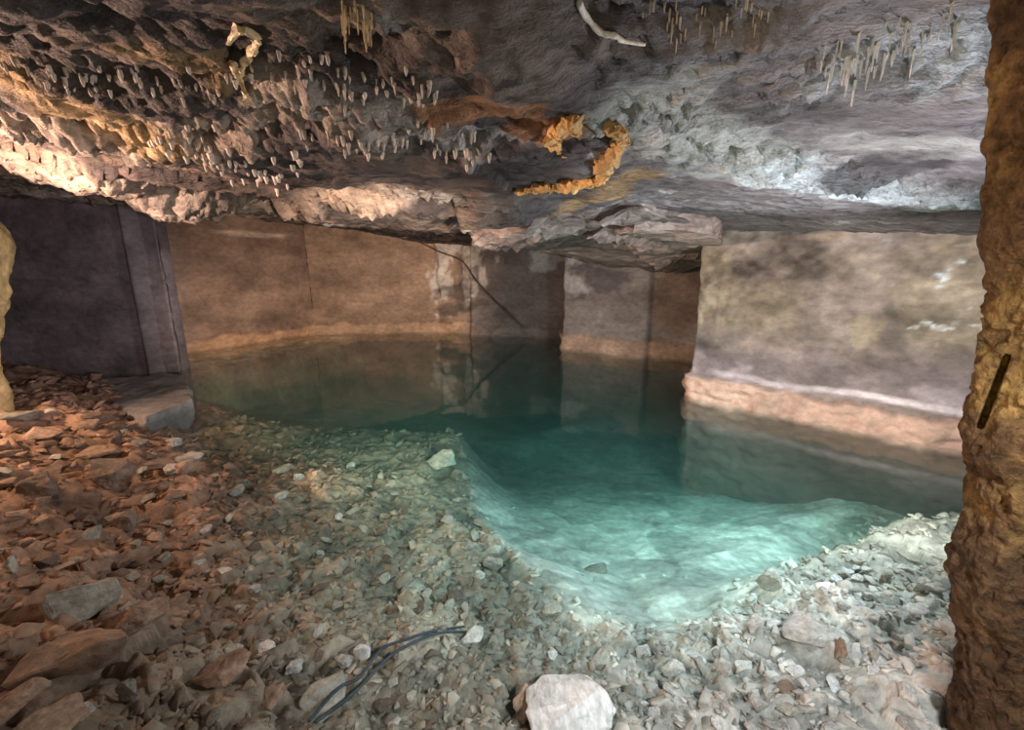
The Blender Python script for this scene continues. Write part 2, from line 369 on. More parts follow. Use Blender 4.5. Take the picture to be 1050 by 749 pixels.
# ---------------------------------------------------------------- water
bm = bmesh.new(); bmesh.ops.create_cube(bm, size=1)
for v in bm.verts: v.co = Vector((v.co.x*26-1.0, v.co.y*24+7.9, -6 if v.co.z < 0 else 0))
me = bpy.data.meshes.new('water'); bm.to_mesh(me); bm.free()
tag(link('water', me, M_WATER), 'clear turquoise lake water filling the quarry chamber between the rock walls', 'water', kind='stuff')

# ---------------------------------------------------------------- walls
def wall(name, pts, zb, zt, res, amp, paint, sd, foot=0.0, foot_z=.33, foot_col=(.5, .35, .25), base=(.3, .25, .2), relief=None, thick=.55):
    pts = [np.array(p, float) for p in pts]
    L = [np.linalg.norm(b-a) for a, b in zip(pts, pts[1:])]
    col = []
    nrm = []
    for i, (a, b) in enumerate(zip(pts, pts[1:])):
        n = max(2, int(L[i]/res)); d = (b-a)/L[i]; nn = np.array((d[1], -d[0]))
        for k in range(n+(i == len(L)-1)):
            col.append(a+(b-a)*k/n); nrm.append(nn)
    col = np.array(col); nrm = np.array(nrm)
    for it in range(2):
        nrm[1:-1] = (nrm[:-2]+nrm[1:-1]*2+nrm[2:])/4
    nz = int((zt-zb)/(res*.8)); zs = np.linspace(zb, zt, nz)
    X = np.repeat(col[None, :, 0], nz, 0); Y = np.repeat(col[None, :, 1], nz, 0); Z = np.repeat(zs[:, None], len(col), 1)
    NX = np.repeat(nrm[None, :, 0], nz, 0); NY = np.repeat(nrm[None, :, 1], nz, 0)
    D = amp*fbm(X*1.1, Y*1.1, Z*1.6, sd, 5)+amp*.35*fbm(X*5, Y*5, Z*7, sd+5, 3)
    edge = foot_z+.07*fbm(X*2.2, Y*2.2, None, sd+9, 4)
    fk = 1-sst(-.03, .03, Z-edge)
    D = D+foot*fk*(1+.5*fbm(X*4, Y*4, Z*6, sd+12, 3))
    if relief: D = D+relief(X, Y, Z)
    Cc = np.zeros(X.shape+(3,)); Cc[:] = base
    Cc = Cc*(1+.22*fbm(X*.8, Y*.8, Z*1.6, sd+20, 4)+.1*fbm(X*3, Y*3, Z*9, sd+21, 3))[..., None]
    if foot_col: Cc = blend(Cc, foot_col, fk*.85)
    if paint: Cc = paint(Cc, X, Y, Z)
    Cc = blend(Cc, (.055, .055, .042), (1-sst(-.12, .0, Z+.04*fbm(X*3, Y*3, None, sd+30, 3)))*.92)     # dimness below the water line painted into the wall colour
    P1 = np.stack([X+NX*D, Y+NY*D, Z], -1); P2 = np.stack([X-NX*thick, Y-NY*thick, Z], -1)
    P = np.concatenate([P1, P2[::-1]], 0)
    P = np.concatenate([P, P1[:1]], 0)
    Cc = np.concatenate([Cc, Cc[::-1], Cc[:1]], 0)
    return tag(link(name, grid_mesh(name, P, np.clip(Cc, .015, .92)), M_WALL), kind='structure')
def patch(C, X, Y, Z, p, r, rz, col, k, jag=.5, sd=1, f=1.6):
    d = np.sqrt(((X-p[0])**2+(Y-p[1])**2)/r**2+((Z-p[2])/rz)**2)+jag*fbm(X*f/r, Y*f/r, Z*f/rz, sd, 4)
    return blend(C, col, (1-sst(.6, 1.15, d))*k)
A0 = (-9.75, 9.6); A1 = (-6.83, 14.76); B1 = (-2.62, 15.24); B2 = (1.63, 13.9); S0 = (1.44, 11.96); S1 = (3.43, 10.72); S2 = (5.2, 9.75); RC = (3.14, 7.29); RE = (5.52, 5.1)
def pl(C, X, Y, Z):
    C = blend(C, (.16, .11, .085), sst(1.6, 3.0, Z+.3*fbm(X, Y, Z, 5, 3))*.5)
    C = patch(C, X, Y, Z, at_y(270, 240, 13.0), 1.1, .12, (.62, .5, .4), .7, .6, 4)
    C = blend(C, (.42, .33, .28), (1-sst(.0, .9, np.hypot(X+8.9, Y-11.0)))*.5)
    return C
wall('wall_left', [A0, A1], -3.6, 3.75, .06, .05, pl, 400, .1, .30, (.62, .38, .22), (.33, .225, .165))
p_col = at_y(482, 290, 15.0)
def bk(C, X, Y, Z):
    C = blend(C, (.23, .21, .2), sst(-2.2, -.9, X+.25*fbm(X*2, Y*2, Z*2, 8, 3))*.9)
    C = blend(C, (.13, .13, .13), sst(-.9, .2, X+.4*fbm(X*1.5, Y, Z*1.5, 9, 4))*.75)
    for q in ((450, 252), (452, 270), (450, 290), (453, 304), (467, 250), (478, 258), (482, 275), (480, 295), (497, 250), (505, 285), (510, 262)):
        C = patch(C, X, Y, Z, at_y(q[0], q[1], 15.0), .3, .5, (.72, .67, .6), .95, .9, q[0], 1.0)
    for q in ((462, 318), (485, 312), (470, 300)):
        C = patch(C, X, Y, Z, at_y(q[0], q[1], 15.0), .7, .25, (.12, .1, .09), .7, .6, q[0])
    C = patch(C, X, Y, Z, at_y(560, 268, 14.2), .5, .45, (.4, .45, .47), .8, .5, 6)
    a, b = at_y(487, 285, 14.9), at_y(541, 341, 14.4)
    t = np.clip((X-a[0])/(b[0]-a[0]), 0, 1); zz = a[2]+(b[2]-a[2])*t
    m = (1-sst(.04, .09, np.abs(Z-zz)))*((X > a[0]) & (X < b[0]))
    return blend(C, (.1, .08, .065), m*.5)
def bk_rel(X, Y, Z):
    d = -.07*(1-sst(.03, .14, np.abs(X-p_col[0]-.05*fbm(Z*2, X*0, None, 3, 2))))            # upright joint between two blocks
    d = d+.22*sst(0, .15, X-p_col[0])*(1-sst(.8, 2.2, X-p_col[0]))
    for q, w in ((451, .14), (478, .12)):
        p = at_y(q, 280, 15.0); d = d+.15*np.exp(-((X-p[0]-.06*fbm(Z*3, X*0, None, q, 2))/w)**2)*sst(1.0, 1.4, Z)*(1+.5*fbm(X*3, Y, Z*4, q, 2))
    return d
wall('wall_back', [A1, B1, B2, (1.8, 13.8)], -3.6, 3.75, .06, .06, bk, 430, .12, .34, (.62, .42, .27), (.4, .28, .2), bk_rel)
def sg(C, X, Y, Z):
    C = patch(C, X, Y, Z, at_y(590, 288, 11.8), .35, .35, (.6, .62, .64), .85, .6, 3)
    C = patch(C, X, Y, Z, at_y(588, 268, 11.8), .22, .2, (.6, .66, .72), .85, .6, 4)
    C = patch(C, X, Y, Z, at_y(615, 285, 11.5), .75, .45, (.12, .11, .13), .8, .5, 5)
    C = patch(C, X, Y, Z, at_y(645, 268, 11.0), .35, .14, (.5, .48, .48), .7, .6, 6)
    C = patch(C, X, Y, Z, at_y(694, 308, 10.3), .75, 1.15, (.15, .085, .05), .6, .15, 7)  # shade of the niche painted into the brown rock colour
    return C
def sg_rel(X, Y, Z):
    return -.2*sst(3.36, 3.46, X)
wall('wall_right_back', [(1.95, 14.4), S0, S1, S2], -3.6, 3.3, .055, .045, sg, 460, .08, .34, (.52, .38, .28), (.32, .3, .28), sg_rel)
def rt(C, X, Y, Z):
    n = fbm(X*1.3, Y*1.3, Z*1.3, 12, 4)
    C = blend(C, (.24, .21, .22), (1-sst(.75, 1.15, Z+.2*n))*sst(.36, .45, Z)*.75)
    C = blend(C, (.36, .32, .22), sst(.0, .6, n)*sst(1.1, 1.4, Z)*.5)
    C = C*(1+.45*fbm(X*2.2, Y*2.2, Z*3.2, 78, 4)*sst(.5, 1.0, Z)+.3*fbm(X*9, Y*9, Z*11, 79, 2)*sst(.9, 2.4, Z))[..., None]
    line = .47+.05*fbm(X*1.4, Y*1.4, None, 13, 3)
    C = blend(C, (.8, .76, .8), (1-sst(.02, .07, np.abs(Z-line)))*(.45+.4*sst(3.4, 4.6, X))*sst(3.3, 3.6, X))
    C = blend(C, (.62, .57, .6), (1-sst(.05, .26, np.abs(Z-line-.13)))*.5*sst(-.3, .3, fbm(X*2, Y*2, Z*3, 77, 3)))
    P0 = at_z(882, 440); k = P0[1]
    C = patch(C, X, Y, Z, at_y(880, 290, k), .13, .34, (.85, .68, .36), .95, .4, 9)
    C = patch(C, X, Y, Z, at_y(885, 340, k), .2, .3, (.5, .44, .3), .6, .6, 19)
    C = patch(C, X, Y, Z, at_y(865, 235, k), .5, .14, (.45, .38, .3), .6, .6, 29)
    C = patch(C, X, Y, Z, at_y(728, 300, 7.0), .25, .55, (.55, .5, .38), .7, .6, 10)
    C = patch(C, X, Y, Z, at_y(960, 283, 5.1), .3, .16, (.7, .84, .88), .9, .8, 15)  # calcite with the cyan glint of the lamp painted in
    C = patch(C, X, Y, Z, at_y(970, 340, 5.0), .28, .2, (.66, .72, .72), .85, 1.0, 16, 3)
    C = patch(C, X, Y, Z, at_y(930, 240, 5.3), .5, .16, (.5, .46, .44), .6, .8, 17, 3)
    return C
wall('wall_right', [(5.0, 9.95), RC, RE, (9.0, 1.9), (9.3, -2.2)], -3.6, 3.2, .035, .05, rt, 490, .12, .36, (.66, .46, .36), (.28, .245, .22))
def lf(C, X, Y, Z):
    return blend(C, (.26, .24, .27), sst(-9.2, -8.4, X)*sst(.4, 1.2, Z)*.3)
wall('wall_left_front', [(-16, 8.4), (-12, 8.72), (-7.10, 8.95), (-7.75, 9.9)], -1.5, 3.95, .06, .03, lf, 520, 0, .3, None, (.2, .175, .18),
     relief=lambda X, Y, Z: -.05*(1-sst(.01, .05, np.abs(Z-1.95-.03*fbm(X, Y, None, 3, 2)))))
wall('wall_left_side', [(-13.4, -2), (-13.2, 8.9)], -1.5, 3.95, .2, .15, None, 540, 0, .3, None, (.3, .24, .2))

# ---------------------------------------------------------------- rock pillar by the camera
def column(name, centre, radius, zb, zt, nz, na, sd, amp, colour, mat):
    zs = np.linspace(zb, zt, nz); an = np.linspace(0, 2*math.pi, na)
    Z, A = np.meshgrid(zs, an, indexing='ij')
    cx, cy, rx, ry = [np.vectorize(f)(Z) for f in (centre[0], centre[1], radius[0], radius[1])]
    ux, uy = np.cos(A), np.sin(A)
    q = 1/(np.abs(ux)**3.2+np.abs(uy)**3.2)**(1/3.2)
    X = cx+rx*ux*q; Y = cy+ry*uy*q
    n = fbm(X*2.2, Y*2.2, Z*1.5, sd, 4)*amp*.7+fbm(X*9, Y*9, Z*6, sd+3, 4)*amp*.55-np.abs(fbm(X*14, Y*14, Z*10, sd+7, 3))*amp*.45-sst(.25, .8, fbm(X*22, Y*22, Z*20, sd+11, 2))*amp*.5
    X2 = X+ux*n; Y2 = Y+uy*n
    X2[:, -1] = X2[:, 0]; Y2[:, -1] = Y2[:, 0]
    return np.stack([X2, Y2, Z], -1), colour(X, Y, Z)
_pe = sorted((at_y(a, b, 1.72)[2], at_y(a, b, 1.72)[0]) for a, b in ((990, -30), (988, 0), (985, 100), (982, 200), (990, 300), (985, 350), (974, 400), (967, 450), (962, 500), (957, 560), (955, 640), (953, 749)))
PE = lambda z: np.interp(z, [a for a, b in _pe], [b for a, b in _pe])     # the pillar's left edge leans outward as it rises
def pcol(X, Y, Z):
    C = np.zeros(X.shape+(3,)); C[:] = (.19, .11, .05)
    n = fbm(X*4, Y*4, Z*4, 3, 4)
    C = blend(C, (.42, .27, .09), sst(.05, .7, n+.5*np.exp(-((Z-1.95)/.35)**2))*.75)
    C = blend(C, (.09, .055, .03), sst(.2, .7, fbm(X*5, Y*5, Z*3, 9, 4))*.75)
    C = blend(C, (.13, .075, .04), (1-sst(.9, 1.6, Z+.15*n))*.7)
    return C
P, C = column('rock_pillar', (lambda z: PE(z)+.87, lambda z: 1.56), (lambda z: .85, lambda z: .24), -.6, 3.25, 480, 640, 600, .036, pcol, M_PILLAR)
# the long narrow slot cut into its face
g0, g1 = at_y(1006, 436, 1.33), at_y(1032, 368, 1.33)
d = np.array(g1)-np.array(g0); L2 = d@d
Q = np.array((0, 0, CH))+(P-np.array((0, 0, CH)))*(1.33/P[..., 1:2])
t = np.clip(((Q-g0)@d)/L2, 0, 1); q = np.linalg.norm(Q-g0-t[..., None]*d, axis=-1)
k = (1-sst(.010, .017, q))*(P[..., 1] < 1.68)
_v = P-np.array((0, 0, CH)); _v = _v/np.linalg.norm(_v, axis=-1, keepdims=True)
P = P+_v*(k*.1)[..., None]
tag(link('rock_pillar', grid_mesh('rock_pillar', P, C, flip=False), M_PILLAR), 'pitted golden brown rock pillar rising close to the camera at the right edge', 'rock pillar', kind='structure')

# ---------------------------------------------------------------- stones
def stone_mesh(sd, flat=.6, n=16, sub=2, rough=.05, strata=0):
    rnd = random.Random(sd); bm = bmesh.new()
    for i in range(n):
        v = Vector((rnd.gauss(0, 1), rnd.gauss(0, 1), rnd.gauss(0, 1))).normalized()
        r = rnd.uniform(.8, 1.05); bm.verts.new((v.x*.5*r, v.y*.5*r*rnd.uniform(.75, 1), v.z*.5*flat*r))
    g = bmesh.ops.convex_hull(bm, input=bm.verts)
    bmesh.ops.delete(bm, geom=list({e for e in g['geom_interior']+g['geom_unused'] if isinstance(e, bmesh.types.BMVert)}), context='VERTS')
    bmesh.ops.dissolve_limit(bm, angle_limit=math.radians(14), verts=bm.verts, edges=bm.edges)
    bmesh.ops.bevel(bm, geom=bm.edges[:], offset=.02, segments=1, affect='EDGES', clamp_overlap=True)
    bmesh.ops.triangulate(bm, faces=bm.faces)
    bmesh.ops.subdivide_edges(bm, edges=[e for e in bm.edges if e.calc_length() > .12], cuts=sub, use_grid_fill=True)
    bmesh.ops.triangulate(bm, faces=bm.faces)
    if rough:
        co = np.array([v.co for v in bm.verts])
        f = fbm(co[:, 0]*4+sd, co[:, 1]*4, co[:, 2]*6, sd, 4)*rough
        for v, k in zip(bm.verts, f): v.co += v.co.normalized()*float(k)
    zmin = min(v.co.z for v in bm.verts)
    for v in bm.verts: v.co.z -= zmin
    bmesh.ops.recalc_face_normals(bm, faces=bm.faces)
    me = bpy.data.meshes.new('stone'); bm.to_mesh(me); bm.free()
    return me
OCC = []
def pix_size(p, px):
    dep = p[1]*math.cos(PITCH)+(CH-p[2])*math.sin(PITCH); return px*dep/FOC
def on_bed(px, py):
    r = ray(px, py); ts = np.arange(.8, 20, .01)
    P = r[None]*ts[:, None]+np.array((0, 0, CH)); m = P[:, 2] <= bed_z(P[:, 0], P[:, 1]); i = int(np.argmax(m)); return P[i]
def rock(name, px, py, w, h, mat, label, cat='rock', sd=1, flat=.6, rz=0, tilt=(0, 0), sink=.14, n=16, rough=.05, strata=0, base_py=None):
    """a boulder seen w x h pixels large whose foot stands on the bed at the pixel (px, base_py)"""
    p = on_bed(px, base_py or py+h*.3); s = pix_size(p, w)
    me = stone_mesh(sd, flat, n, 3, rough, strata)
    o = link(name, me, mat); o.scale = (s, s*.85, s*h/w*1.0/flat)
    o.rotation_euler = (tilt[0], tilt[1], rz)
    z = float(bed_z(p[0], p[1])); o.location = (p[0], p[1], z-sink*s*.5)
    tag(o, label, cat); OCC.append((p[0], p[1], s*.5)); return o
rock('boulder', 82, 610, 78, 62, M_ROCKG, 'rounded grey and tan boulder standing alone on the dark shore above the long slab', sd=3, flat=.8, rz=.4)
rock('rock_slab', 82, 682, 125, 62, M_ROCKW, 'long reddish brown slab lying below the grey boulder', sd=11, flat=.5, rz=.25, strata=1, tilt=(.1, -.1))
rock('rock', 152, 658, 62, 36, M_ROCKW, 'bright tan split rock at the end of the long reddish slab', sd=14, flat=.6, rz=.5, strata=1, tilt=(.2, -.25))
rock('rock_slab', 232, 684, 60, 30, M_ROCKW, 'flat tan slab half sunk at the water edge beside a dark hollow', sd=17, flat=.4, rz=.5, strata=1, tilt=(0, -.2))
rock('rock_slab', 18, 716, 62, 34, M_ROCKW, 'thin bright tan slab cut by the left frame edge, tilted upward', sd=21, flat=.35, rz=.6, tilt=(.1, -.35))
rock('rock', 58, 738, 70, 36, M_ROCKW, 'yellowish tan rock at the bottom edge below the tilted slab', sd=25, flat=.6, rz=.9, strata=1)
rock('rock', 86, 733, 30, 18, M_ROCKP, 'small pinkish white rock beside the yellowish rock at the bottom edge', sd=29, flat=.55, rz=.2)
rock('rock', 134, 708, 24, 26, M_ROCKG, 'small upright grey rock in the hollow right of the long reddish slab', sd=33, flat=.9)
rock('boulder', 580, 722, 112, 62, M_WHITE, 'large white banded boulder at the bottom centre of the lake', sd=38, flat=.7, rz=.2, n=24, sink=.2)
rock('rock', 538, 722, 40, 44, M_ROCKW, 'rusty brown rock leaning on the left side of the white boulder', sd=41, flat=.8, rz=1.2, sink=.2)
rock('boulder', 453, 473, 40, 26, M_ROCKG, 'pale grey block under water where the shallows drop into the dark deep', sd=45, flat=.7, rz=.8)
rock('rock', 180, 457, 20, 10, M_ROCKP, 'pale pinkish stone on the tip of the shore, farther of the pair', sd=49, flat=.5)
rock('rock', 196, 470, 26, 13, M_ROCKP, 'pale pinkish stone on the tip of the shore, nearer of the pair', sd=53, flat=.5, rz=.5)
rock('rock', 178, 481, 24, 14, M_ROCKP, 'rounded pink stone lying just behind the pair at the tip of the shore', sd=57, flat=.6)
rock('rock_slab', 104, 463, 42, 18, M_ROCKW, 'flat orange slab on the shore above the dark hollow', sd=61, flat=.4, rz=.3)
rock('boulder', 118, 488, 44, 38, M_ROCKD, 'dark brown boulder in place of a shaded hollow in the middle of the left shore', sd=65, flat=.8)  # dark stone stands in for the shade of a hollow
rock('boulder', 45, 500, 62, 34, M_ROCKD, 'wide dark boulder on the shore near the left frame edge', sd=69, flat=.6)
rock('rock', 14, 580, 18, 24, M_ROCKG, 'small upright grey stone at the left frame edge above the dark slope', sd=73, flat=1.0)
rock('rock_slab', 332, 712, 70, 30, M_ROCKG, 'pale flat slab in the shallows beside the dark hoses', sd=77, flat=.35, rz=.5, tilt=(0, -.15), sink=.3)
rock('rock_slab', 282, 722, 40, 20, M_ROCKW, 'narrow tan slab left of the pale flat slab in the shallows', sd=81, flat=.4, rz=.6, tilt=(0, -.2))
rock('rock', 302, 685, 22, 16, M_ROCKP, 'small square pale stone in the shallows above the pale flat slab', sd=85, flat=.5, rz=.9)
rock('rock', 354, 678, 22, 18, M_ROCKP, 'small cream stone beside the upper end of the hoses, left one of two', sd=89, flat=.6)
rock('rock', 373, 672, 20, 18, M_WHITE, 'small white stone touching the cream stone beside the hoses', sd=93, flat=.6)
rock('rock_slab', 826, 640, 62, 26, M_ROCKP, 'large smooth pale slab under water right of the turquoise silt', sd=97, flat=.4, rz=-.2, sink=.3)
rock('rock', 788, 600, 30, 20, M_ROCKG, 'grey green stone under water at the right rim of the turquoise silt', sd=101, flat=.55)
rock('rock', 774, 640, 24, 20, M_ROCKP, 'pale angular stone just left of the large smooth slab', sd=105, flat=.6)
rock('rock', 776, 722, 22, 20, M_ROCKP, 'round pale stone ringed by a dark gap in the white rubble', sd=109, flat=.8)
rock('rock', 806, 706, 24, 14, M_ROCKW, 'brownish stone lying among the white rubble', sd=113, flat=.5)
rock('rock', 858, 668, 20, 26, M_ROCKW, 'dark rusty stone at the upper right of the white rubble', sd=117, flat=.7)
rock('rock', 484, 652, 34, 18, M_ROCKP, 'pale flat stone in the middle shallows with a dark gap at its side', sd=121, flat=.5, rz=.4)
rock('rock', 566, 624, 26, 16, M_ROCKG, 'grey stone at the lower left rim of the turquoise silt', sd=125, flat=.5)
rock('rock', 506, 578, 22, 20, M_ROCKG, 'dark grey green stone at the left rim of the turquoise silt', sd=129, flat=.8)
rock('rock', 612, 582, 32, 12, M_ROCKG, 'low dark stone poking out of the turquoise silt', sd=133, flat=.35, rz=.3)
rock('rock', 690, 690, 28, 18, M_ROCKP, 'pale stone with dark cracks either side left of the white rubble', sd=137, flat=.6)
rock('rock', 660, 668, 22, 14, M_ROCKP, 'small pale stone at the lower rim of the turquoise silt', sd=141, flat=.6)

# loose stones: one mesh of each kind, copied
PROTO = [stone_mesh(200+i*3, (.45, .6, .5, .75, .4, .65, .55, .5)[i], 14, 1, .04) for i in range(8)]
def scatter(count, poly, sizes, mats, label, cat, group, name, sd, sink=.3):
    rnd = random.Random(sd); made = 0; tries = 0
    xs = [p[0] for p in poly]; ys = [p[1] for p in poly]
    def inside(x, y):
        c = False
        for (x0, y0), (x1, y1) in zip(poly, poly[1:]+poly[:1]):
            if (y0 > y) != (y1 > y) and x < (x1-x0)*(y-y0)/(y1-y0)+x0: c = not c
        return c
    protos = {}
    while made < count and tries < count*25:
        tries += 1
        px, py = rnd.uniform(min(xs), max(xs)), rnd.uniform(min(ys), max(ys))
        if not inside(px, py): continue
        p = on_bed(px, py); s = pix_size(p, rnd.uniform(*sizes)*(.7+.3*rnd.random()))
        if any(math.hypot(p[0]-a, p[1]-b) < s*.55+c for a, b, c in OCC): continue
        OCC.append((p[0], p[1], s*.5))
        mi = rnd.randrange(len(mats)); key = (rnd.randrange(8), mi)
        if key not in protos:
            me = PROTO[key[0]].copy(); me.materials.clear(); me.materials.append(mats[mi])
            o = link(name, me); protos[key] = o
        else:
            o = protos[key].copy(); COL.objects.link(o)
        k = s*rnd.uniform(.9, 1.15)
        o.scale = (k, k*rnd.uniform(.65, 1), k*rnd.uniform(.55, 1.0))
        o.rotation_euler = (rnd.uniform(-.25, .25), rnd.uniform(-.25, .25), rnd.uniform(0, 6.28))
        o.location = (p[0], p[1], float(bed_z(p[0], p[1]))-sink*s*.4)
        tag(o, label, cat, group); made += 1
scatter(85, [(0, 415), (120, 425), (200, 480), (165, 560), (200, 650), (260, 749), (0, 749)], (16, 46), [M_ROCKW, M_ROCKW, M_ROCKD, M_ROCKG],
        'loose angular brown stone among the rubble of the dry left shore', 'stone', 'loose stones on the left shore', 'loose_stone', 5)
scatter(95, [(215, 490), (420, 470), (520, 560), (480, 749), (300, 749), (190, 610)], (10, 30), [M_ROCKG, M_ROCKG, M_ROCKP, M_ROCKD],
        'small grey brown stone under clear shallow water between shore and turquoise silt', 'stone', 'submerged stones of the near shallows', 'submerged_stone', 6)
scatter(95, [(560, 660), (700, 660), (780, 610), (940, 560), (960, 749), (520, 749)], (12, 34), [M_ROCKP, M_ROCKP, M_WHITE, M_ROCKG],
        'pale broken stone in the white rubble right of the white boulder', 'stone', 'pale stones of the white rubble', 'pale_stone', 7)

# the rest of the broken stone: fragments nobody could count
def rubble(name, count, sd, keep, size, label, cat):
    rs = np.random.RandomState(sd); V = []; F = []; CC = []; off = 0
    kinds = []
    for i in range(10):
        me = stone_mesh(900+i, .5, 9, 0, 0); n = len(me.vertices)
        co = np.zeros(n*3); me.vertices.foreach_get('co', co); kinds.append((co.reshape(-1, 3), np.array([list(p.vertices) for p in me.polygons])))
    uu = rs.uniform(-1.35, 1.25, count*3); yy = np.exp(rs.uniform(math.log(1.2), math.log(11.5), count*3))-.1
    x = uu*(yy+.7); y = yy
    m = keep(x, y) > rs.rand(len(x)); x, y = x[m], y[m]; m = np.ones(len(x), bool)
    for a, b, c in OCC: m &= np.hypot(x-a, y-b) > c*.85
    x, y = x[m][:count], y[m][:count]
    z = bed_z(x, y); dist = np.sqrt(x*x+y*y+2.2**2)
    sz = np.clip(rs.lognormal(0, .45, len(x)), .4, 2.4)*size*(.35+.26*dist)
    col = bed_color(x, y)*(rs.uniform(.6, 1.35, len(x)))[:, None]
    for i in range(len(x)):
        co, fa = kinds[rs.randint(10)]
        a = rs.rand()*6.283; t = rs.normal(0, .28, 2)
        p = co*np.array((1, rs.uniform(.55, 1), rs.uniform(.5, 1.1)))
        p = p+np.stack([p[:, 2]*t[0], p[:, 2]*0, -p[:, 0]*t[0]+p[:, 1]*t[1]], 1)
        c, s_ = math.cos(a), math.sin(a)
        V.append(np.stack([p[:, 0]*c-p[:, 1]*s_, p[:, 0]*s_+p[:, 1]*c, p[:, 2]], 1)*sz[i]+np.array((x[i], y[i], z[i]-.12*sz[i])))
        F.append(fa+off); off += len(co); CC.append(np.repeat(col[i][None], len(co), 0))
    V = np.concatenate(V); F = np.concatenate(F).astype(np.int32); CC = np.clip(np.concatenate(CC), .02, .9)
    me = bpy.data.meshes.new(name); me.vertices.add(len(V)); me.vertices.foreach_set('co', V.reshape(-1))
    me.loops.add(F.size); me.loops.foreach_set('vertex_index', F.reshape(-1)); me.polygons.add(len(F)); me.polygons.foreach_set('loop_start', np.arange(0, F.size, 3, dtype=np.int32))
    me.update(calc_edges=True); me.validate()
    at = me.attributes.new('Col', 'FLOAT_COLOR', 'POINT'); at.data.foreach_set('color', np.concatenate([CC, np.ones((len(CC), 1))], 1).reshape(-1))
    tag(link(name, me, M_RUB), label, cat, kind='stuff')
M_RUB = rock_mat('broken stone', attr=True, fine=12, bump=.5, bdist=.02, var=(.7, 1.3))
_inside = lambda x, y: ((x-RC[0])*(RE[1]-RC[1])-(y-RC[1])*(RE[0]-RC[0]) > .45) & (y < 8.6) & ~((x > 1.74) & (y < 1.95)) & (np.hypot(x+6.6, y-5.0) > .55)     # clear of the walls and the pillar
_wet = lambda x, y: bed_base(x, y) < .0
rubble('shore_rubble', 4200, 3, lambda x, y: np.where(_wet(x, y) | (x < -8) | ~_inside(x, y), 0, 1), .05, 'brown broken rubble covering the dry shore below the dark wall', 'rubble')
rubble('lake_bed_rubble', 9000, 4, lambda x, y: np.where(_wet(x, y) & _inside(x, y), 1, 0)*(1-.97*silt(x, y))*(1-sst(.6, 1.3, -bed_base(x, y))*.9), .05, 'grey broken rubble under the clear shallow water around the turquoise pool', 'rubble')

# stone ledge at the foot of the dark wall
q = [at_z(*p, .12) for p in ((104, 389), (189, 385), (196, 411), (150, 428), (118, 416))]
bm = bmesh.new(); top = [bm.verts.new(Vector((*p[:2], .13+.02*i % .03))) for i, p in enumerate(q)]; bot = [bm.verts.new(Vector((*p[:2], -.9))) for p in q]
bm.faces.new(top); bm.faces.new(bot[::-1])
for i in range(5): bm.faces.new((top[i-1], bot[i-1], bot[i], top[i]))
bmesh.ops.recalc_face_normals(bm, faces=bm.faces); bmesh.ops.triangulate(bm, faces=bm.faces)
bmesh.ops.subdivide_edges(bm, edges=bm.edges[:], cuts=9, use_grid_fill=True)
co = np.array([v.co for v in bm.verts]); f = fbm(co[:, 0]*3, co[:, 1]*3, co[:, 2]*3, 3, 4)*.05
for v, k in zip(bm.verts, f): v.co += Vector((k, float(k)*.6, float(k)*.5))
me = bpy.data.meshes.new('stone_ledge'); bm.to_mesh(me); bm.free()
tag(link('stone_ledge', me, M_LEDGE), 'flat grey stone ledge at the water edge below the dark wall', 'ledge', kind='thing')

# rock glowing in the lamp light at the left edge
zs = np.linspace(-.3, 1, 60); an = np.linspace(0, 2*math.pi, 64)
T, A = np.meshgrid(np.linspace(0, 1, 90), an, indexing='ij')
Zc = .1+T*2.95
rad = np.interp(T, (0, .35, .5, .62, .8, .92, .98, 1), (.22, .24, .3, .4, .47, .45, .3, .02))
pc = at_y(-60, 250, 5.0)
X = pc[0]+rad*np.cos(A); Y = 5.0+rad*np.sin(A)
n = fbm(X*2.5, Y*2.5, Zc*2, 700, 4)*.09*np.minimum(1, rad*4); X = X+n*np.cos(A); Y = Y+n*np.sin(A)
X[:, -1] = X[:, 0]; Y[:, -1] = Y[:, 0]
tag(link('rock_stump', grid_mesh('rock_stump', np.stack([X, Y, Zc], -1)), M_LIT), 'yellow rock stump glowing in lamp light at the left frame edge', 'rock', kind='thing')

# ---------------------------------------------------------------- stalactites
def straw_mesh(sd, knob=False):
    rnd = random.Random(sd); bm = bmesh.new(); rings = []; n = 7
    prof = [(0, 1.5), (.12, 1.0), (.35, .8), (.6, .66), (.85, .55), (1, .3)] if not knob else [(0, 1.6), (.2, 1.25), (.5, 1.1), (.8, .8), (1, .35)]
    ox = oy = 0
    for t, r in prof:
        r *= rnd.uniform(.85, 1.15); ox += rnd.uniform(-.12, .12); oy += rnd.uniform(-.12, .12)
        rings.append([bm.verts.new((ox+r*math.cos(2*math.pi*i/n), oy+r*math.sin(2*math.pi*i/n), -t)) for i in range(n)])
    for a, b in zip(rings, rings[1:]):
        for i in range(n): bm.faces.new((a[i-1], a[i], b[i], b[i-1]))
    bm.faces.new(rings[0]); bm.faces.new(rings[-1][::-1])
    bmesh.ops.recalc_face_normals(bm, faces=bm.faces)
    me = bpy.data.meshes.new('stalactite'); bm.to_mesh(me); bm.free()
    me.polygons.foreach_set('use_smooth', [True]*len(me.polygons)); return me
STR = [straw_mesh(i) for i in range(5)]; KNB = [straw_mesh(20+i, True) for i in range(5)]
SP = []
